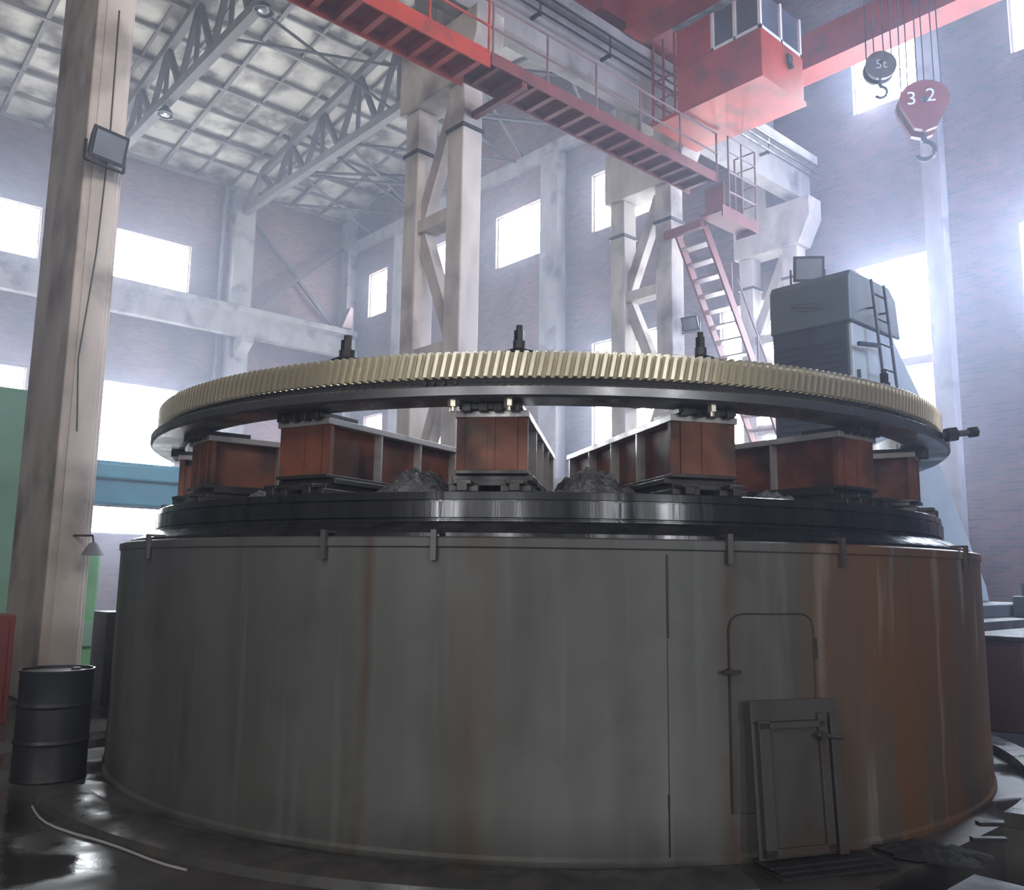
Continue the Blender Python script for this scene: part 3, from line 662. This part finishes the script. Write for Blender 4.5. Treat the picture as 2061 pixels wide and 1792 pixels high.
q.build('cab_window_frame',whitem,cab,smooth=False)
q=MB(); q.box(cx0+.9,cx0+1.05,cy0-.06,cy0,11.75,11.95); q.cyl((cx0+.98,cy0-.1,11.7),(cx0+.98,cy0-.02,11.7),.05,10); q.build('bell',blk,cab,smooth=False)
q=MB()
for (x,y) in ((cx0,10.93),(cx0,10.65),(cx0,10.35),(cx1,10.93)):
    q.cyl((x,y,11.19),(x,y,13.0),.03,8)
for z in (11.65,12.1): q.cyl((cx0,10.3,z),(cx0,10.93,z),.022,8); q.cyl((cx0,10.93,z),(cx1,10.93,z),.022,8)
q.build('cab_railing',redd,cab)
# hook blocks
def text_mesh(s, size, m, parent, origin, xdir, ydir, name='number'):
    cu=bpy.data.curves.new('tmp','FONT'); cu.body=s; cu.size=size; cu.extrude=.004; cu.align_x='CENTER'; cu.align_y='CENTER'
    o=bpy.data.objects.new('tmp',cu); COL.objects.link(o); dg=bpy.context.evaluated_depsgraph_get(); dg.update()
    me=bpy.data.meshes.new_from_object(o.evaluated_get(dg)); bpy.data.objects.remove(o); bpy.data.curves.remove(cu)
    n=xdir.cross(ydir); inv=WM[parent].inverted()
    for v in me.vertices: v.co = inv @ (origin+xdir*v.co.x+ydir*v.co.y+n*v.co.z)
    me.materials.clear(); me.materials.append(m); me.name=name
    t=bpy.data.objects.new(name,me); COL.objects.link(t); t.parent=parent; WM[t]=WM[parent]
def hook_block(px, py, X, sz, label, pm, texts, taper, nrope, tm):
    c=on_x(px,py,X); vd=(CAM-c); vd.z=0; vd.normalize(); vd=(Matrix.Rotation(R_(14),3,'Z')@vd); xd=Vector((0,0,1)).cross(vd).normalized(); zd=Vector((0,0,1))
    t=thing('hook_block',label,'hook',tuple(c),0,'crane hook blocks')
    def pl(poly,a,b): 
        q=MB(); n=len(poly); vs=[c+xd*u*sz+zd*w*sz+vd*a*sz for u,w in poly]+[c+xd*u*sz+zd*w*sz+vd*b*sz for u,w in poly]
        return q.add(vs,[(i,(i+1)%n,(i+1)%n+n,i+n) for i in range(n)]+[tuple(range(n))[::-1],tuple(range(n,2*n))])
    if taper: poly=[(.5*math.cos(a),.1+.42*math.sin(a)) for a in [R_(200-x*22) for x in range(11)]]+[(.22,-.55),(.0,-.62),(-.22,-.55)]
    else: poly=[(.5*math.cos(a),.5*math.sin(a)) for a in [2*math.pi*k/20 for k in range(20)]]
    pl(poly,.12,.24).build('cheek_plate',pm,t,smooth=False); pl(poly,-.24,-.12).build('cheek_plate',pm,t,smooth=False)
    q=MB()
    for a in (-.07,.07): q.cyl(c+vd*(a-.05)*sz+zd*.08*sz,c+vd*(a+.05)*sz+zd*.08*sz,.44*sz,24)
    q.build('sheave',steel,t)
    q=MB(); q.cyl(c-vd*.27*sz+zd*.08*sz,c+vd*.27*sz+zd*.08*sz,.07*sz,12); q.build('axle',steel,t)
    for i in range(nrope):
        u=(-.42+.84*i/(nrope-1))*sz; s=(-1)**i*.06*sz
        q=MB(); q.cyl(c+xd*u+vd*s+zd*.1*sz,c+xd*u*.9+vd*s+zd*(14.0-c.z),.012,6); q.build('rope',blk,t)
    zb=-.6*sz if taper else -.5*sz
    q=MB(); q.cyl(c+zd*(zb+.06),c+zd*(zb-.16*sz),.06*sz,10)
    r=.20*sz; pts=[c+zd*(zb-.14*sz)]+[c+zd*(zb-.16*sz-r)+xd*(r*math.sin(a))+zd*(r*math.cos(a)) for a in [R_(k*18) for k in range(0,14)]]
    q.tube(pts,.05*sz,8); q.build('hook',steel,t)
    for s,u,w,size in texts: text_mesh(s,size*sz,tm,t,c+xd*u*sz+zd*w*sz+vd*.25*sz,xd,zd)
hook_block(1856,218,15.5,.86,'large red crane hook block with white 3 2 on it',redd,[('3',-.26,.10,.42),('2',.12,.14,.42)],True,6,whitem)
hook_block(1770,138,15.2,.56,'small dark crane hook block marked 5t hanging before upper window',platem,[('5t',.0,.0,.45)],False,4,greym)
# ---------------------------------------------------------------- foreground: curb, barrel, hatch, floor bits
q=MB(); q.lathe([(4.30,0),(4.30,.06),(4.36,.07),(4.56,.07),(4.62,.05),(4.64,0)],90,CX,CY,175,240,loop=True)
tag(q.build('floor_curb',curbm),'wet concrete curb around the left foot of the drum','curb')
q=MB(); q.lathe([(RD+.25,0),(RD+.25,.09),(RD+.45,.10),(RD+.47,0)],60,CX,CY,272,330,loop=True)
tag(q.build('floor_curb',curbm),'curved wet curb on the floor at right foot of the drum','curb')
bx_,by_=2.09,7.70
T=thing('oil_barrel','dark ribbed oil drum standing at left beside the big drum','barrel',(bx_,by_,0))
q=MB(); q.lathe([(0,.02),(.252,.02),(.267,.0),(.272,.015),(.265,.04),(.265,.27),(.272,.28),(.279,.292),(.272,.304),(.265,.314),(.265,.545),(.272,.555),(.279,.567),(.272,.579),(.265,.59),(.265,.805),(.272,.82),(.272,.835),(.259,.835),(.259,.815),(0,.812)],48,bx_,by_); q.build('shell',drumdark,T)
q=MB(); q.cyl((bx_+.15,by_+.05,.812),(bx_+.15,by_+.05,.83),.035,12); q.build('bung',steel,T)
q=MB(); q.tube([P(a,4.69+.03*math.sin(a*.35),.011) for a in range(178,204,2)],.008,6); tag(q.build('floor_cable',cordm),'thin pale cord lying on the floor along the curb by the barrel','cable')
pts=[(3.15,11.465,9.0),(3.17,11.465,7.2),(3.13,11.465,5.6),(3.03,11.465,4.2),(3.09,11.465,3.3)]
q=MB(); q.tube(pts,.010,6); tag(q.build('hanging_cable',blk),'thin dark cable hanging down the left foreground column','cable')
p=on_y(187,1105,11.2)
T=thing('shaded_lamp','small grey shaded lamp low on the left foreground column','lamp',(p.x,p.y,p.z))
q=MB(); q.lathe([(.02,.16),(.05,.14),(.13,.0),(.12,0),(.04,.12)],18,p.x,p.y); q.v=[v+Vector((0,0,p.z-.08)) for v in q.v]; q.build('lamp_shade',pipem,T)
q=MB(); q.tube([(p.x,p.y,p.z+.07),(p.x,p.y+.05,p.z+.16),(p.x-.15,11.475,p.z+.16)],.015,6); q.build('arm',steel,T)
# leaning hatch
ph=247.0; a=R_(ph); rad=Vector((math.cos(a),math.sin(a),0)); tan=Vector((-math.sin(a),math.cos(a),0))
base=P(ph,4.21,.045); upv=(Vector((0,0,1))*.85-rad*.055).normalized(); nrm=tan.cross(upv).normalized()
if nrm.dot(rad)<0: nrm=-nrm
T=thing('steel_hatch','oily steel hatch cover leaning against the drum below the door','hatch',tuple(base))
def hb(u0,u1,w0,w1,n0,n1):
    q=MB(); vs=[base+tan*u+upv*w_+nrm*n for n in (n0,n1) for (u,w_) in ((u0,w0),(u1,w0),(u1,w1),(u0,w1))]
    return q.add(vs,[(3,2,1,0),(4,5,6,7),(0,1,5,4),(1,2,6,5),(2,3,7,6),(3,0,4,7)])
H=.87
hb(-.30,.29,0,H,-.015,0).build('back_plate',platem,T,smooth=False,bevel=.003)
hb(-.20,.14,.06,H-.16,0,.018).build('inner_panel',platem,T,smooth=False,bevel=.003)
hb(-.275,-.20,.02,H-.11,0,.04).build('side_rail',platem,T,smooth=False,bevel=.003)
hb(.14,.20,.02,H-.08,0,.04).build('side_rail',platem,T,smooth=False,bevel=.003)
hb(.225,.29,.0,H-.08,0,.035).build('side_rail',platem,T,smooth=False,bevel=.003)
hb(-.31,.30,H-.12,H,0,.012).build('top_flange',platem,T,smooth=False,bevel=.003)
hb(-.275,.20,H-.16,H-.122,0,.04).build('cross_rail',platem,T,smooth=False,bevel=.003)
hb(-.275,.20,.02,.065,0,.04).build('cross_rail',platem,T,smooth=False,bevel=.003)
q=MB(); q.cyl(base+tan*.10+upv*(H-.20)+nrm*.06,base+tan*.28+upv*(H-.22)+nrm*.07,.013,8); q.cyl(base+tan*.14+upv*(H-.19)+nrm*.0,base+tan*.14+upv*(H-.21)+nrm*.08,.022,10); q.build('handle',platem,T)
# steel sill under the hatch
q=MB()
c0=P(ph,4.30,0)
def ob(u0,u1,r0,r1,z0,z1):
    vs=[c0+tan*u+rad*r+Vector((0,0,z)) for z in (z0,z1) for (u,r) in ((u0,r0),(u1,r0),(u1,r1),(u0,r1))]
    q.add(vs,[(3,2,1,0),(4,5,6,7),(0,1,5,4),(1,2,6,5),(2,3,7,6),(3,0,4,7)])
ob(-.30,.48,-.16,.12,0.0,.018); ob(-.28,.42,-.16,.07,.018,.032); ob(-.31,.36,-.16,.02,.032,.044)
tag(q.build('steel_sill',steel,smooth=False,bevel=.003),'low stepped dark steel sill on the floor under the leaning hatch','sill')
def plank(px,py,ang,l,wd_,h,label,m=steel,z=0.0,cat='steel plate'):
    p=on_z(px,py,z); q=MB(); d=Vector((math.cos(ang),math.sin(ang),0)); q.bar(p-d*l/2+Vector((0,0,h/2)),p+d*l/2+Vector((0,0,h/2)),wd_,h)
    return tag(q.build('floor_plate',m,smooth=False,bevel=.004),label,cat)
q=MB(); q.box(PIT[0]-.3,PIT[0]+.55,1.75,2.05,.002,.03); tag(q.build('floor_plate',steel,smooth=False,bevel=.004),'flat dark plate bridging the floor pit beside the hatch','steel plate')
plank(2005,1660,R_(-40),.26,.06,.02,'narrow steel bar on the floor at right edge')
plank(1990,1692,R_(-42),.22,.05,.02,'shorter dark steel strip lying below the narrow bar')
# cloth
p=on_z(1880,1728,0); q=MB(); n=22; vs=[];fs=[]
for i in range(n):
    for j in range(n):
        u=(i/(n-1)-.5); v=(j/(n-1)-.5); d=Vector((u*.56*(1+.2*math.sin(5*v)),v*.30*(1+.25*math.sin(4*u+1)),0)); d.rotate(Matrix.Rotation(HEAD-R_(90)-R_(18),3,'Z'))
        h=.012+.06*max(0,(1-(2*u)**2)*(1-(2*v)**2))*(.6+1.3*abs(noise.noise(Vector((u*6,v*5,1.3)))))+.02*abs(noise.noise(Vector((u*14,v*12,4))))
        vs.append((p.x+d.x,p.y+d.y,h))
for i in range(n-1):
    for j in range(n-1): fs.append((i*n+j,(i+1)*n+j,(i+1)*n+j+1,i*n+j+1))
q.add(vs,fs); tag(q.build('crumpled_cloth',clothm),'crumpled black cloth lying on the floor at lower right','cloth')
# ---------------------------------------------------------------- machines in the left aisle
T=thing('green_machine','green painted machine tool behind the left foreground column','machine',(3.6,16.5,0))
q=MB(); q.box(1.2,3.70,15.6,17.4,0,4.5); q.build('upright',greenl,T,smooth=False,bevel=.06)
q=MB(); q.box(3.70,4.78,15.7,17.2,0,1.95); q.build('side_bed',green,T,smooth=False,bevel=.04)
q=MB(); q.box(3.8,4.85,15.6,15.7,.35,.75); q.build('apron',greenl,T,smooth=False,bevel=.02)
T=thing('planer_crossbeam','teal painted machine portal behind the foreground column and drum','machine',(9.5,22,0))
q=MB(); q.box(6.2,12.2,21.8,22.8,3.15,4.2); q.box(6.2,12.2,21.6,21.8,3.75,4.1); q.build('crossbeam',teal,T,smooth=False,bevel=.05)
for x in (5.4,11.4):
    q=MB(); q.box(x,x+.8,22.0,22.8,0,3.15 if x>6 else 4.2); q.build('upright',teal,T,smooth=False,bevel=.04)
T=thing('red_cabinet','dull red steel cabinet at the far left edge behind the barrel','cabinet',(2.2,10.8,0))
q=MB(); q.box(1.3,2.42,10.6,11.2,0,1.12); q.build('body',redcab,T,smooth=False,bevel=.01)
q=MB(); q.box(1.36,2.36,10.58,10.6,.08,1.05); q.build('door_panel',redcab,T,smooth=False,bevel=.004)
q=MB(); q.cyl((2.25,10.56,.6),(2.25,10.56,.75),.012,8); q.build('handle',steel,T)
T=thing('gap_filler_box','made-up black box filling the dark gap between column and drum','cabinet',(3.75,11.1,0))  # box made up to fill the black gap beside the drum
q=MB(); q.box(3.44,4.05,10.9,11.4,.05,1.12); q.build('body',blk,T,smooth=False,bevel=.01)
q=MB(); q.box(3.48,3.72,10.88,10.9,.1,1.08); q.box(3.74,4.0,10.88,10.9,.1,1.08); q.build('door_panel',blk,T,smooth=False)
q=MB(); q.box(3.47,4.02,10.92,11.38,0,.05); q.build('plinth',steel,T,smooth=False)
# ---------------------------------------------------------------- light and haze
w=bpy.data.worlds.new('world'); scn.world=w; w.use_nodes=True
nt=w.node_tree; bg=nt.nodes['Background']; bg.inputs['Color'].default_value=(.62,.68,.85,1); bg.inputs['Strength'].default_value=.2
vs_=nt.nodes.new('ShaderNodeVolumeScatter'); vs_.inputs['Color'].default_value=(.72,.78,1.0,1); vs_.inputs['Density'].default_value=.0072; vs_.inputs['Anisotropy'].default_value=.68
nt.links.new(vs_.outputs['Volume'], nt.nodes['World Output'].inputs['Volume'])
def area(loc, tgt, sx, sy, e, col, spread=180):
    l=bpy.data.lights.new('daylight_and_fill','AREA'); l.shape='RECTANGLE'; l.size=sx; l.size_y=sy; l.energy=e; l.color=col; l.spread=R_(spread)
    o=bpy.data.objects.new('daylight_and_fill',l); COL.objects.link(o); o.location=loc
    o.rotation_euler=(Vector(tgt)-Vector(loc)).to_track_quat('-Z','Y').to_euler(); return o
area((15,-8,10),(20.8,8,9),8,6,2300,(.52,.64,1.0),120)  # added unseen lamp, brightens the right part of the back wall blue
area((21.1,9.3,8.4),(10,3,5),1.7,2.4,750,(.66,.78,1.0))        # daylight entering by the right hand windows
area((21.1,5.2,8.8),(9,2,6),2.0,2.2,750,(.66,.78,1.0))
area((21.1,9.2,14.8),(10,4,8),1.6,1.6,550,(.66,.78,1.0))
area((-8,0,13),(8,12,9),9,6,760,(1.0,.95,.91))  # added high fill lamp from the camera side
area((2,-7,13),(5,11.5,9),7,4,420,(1.0,.94,.90),70)  # added fill lamp, narrowed to brighten the column faces
area((5,24,11),(12,26,19),10,6,230,(1,.95,.88))  # added lamp in the aisle to brighten the roof panels
bk=Vector((-.6685,-.7437,0))
for k,e in ((-7,58),(-2.5,34),(4,38),(8.5,64)):  # tall narrow lamps added behind camera for streak highlights on drum and table
    p=bk*8+rt0*k+Vector((0,0,4.0)); area(p,(CX,CY,2.2),1.3,4.5,e,(.94,.96,1.0),80)
scn.view_settings.view_transform='Standard'
scn.view_settings.look='None'
scn.view_settings.exposure=0
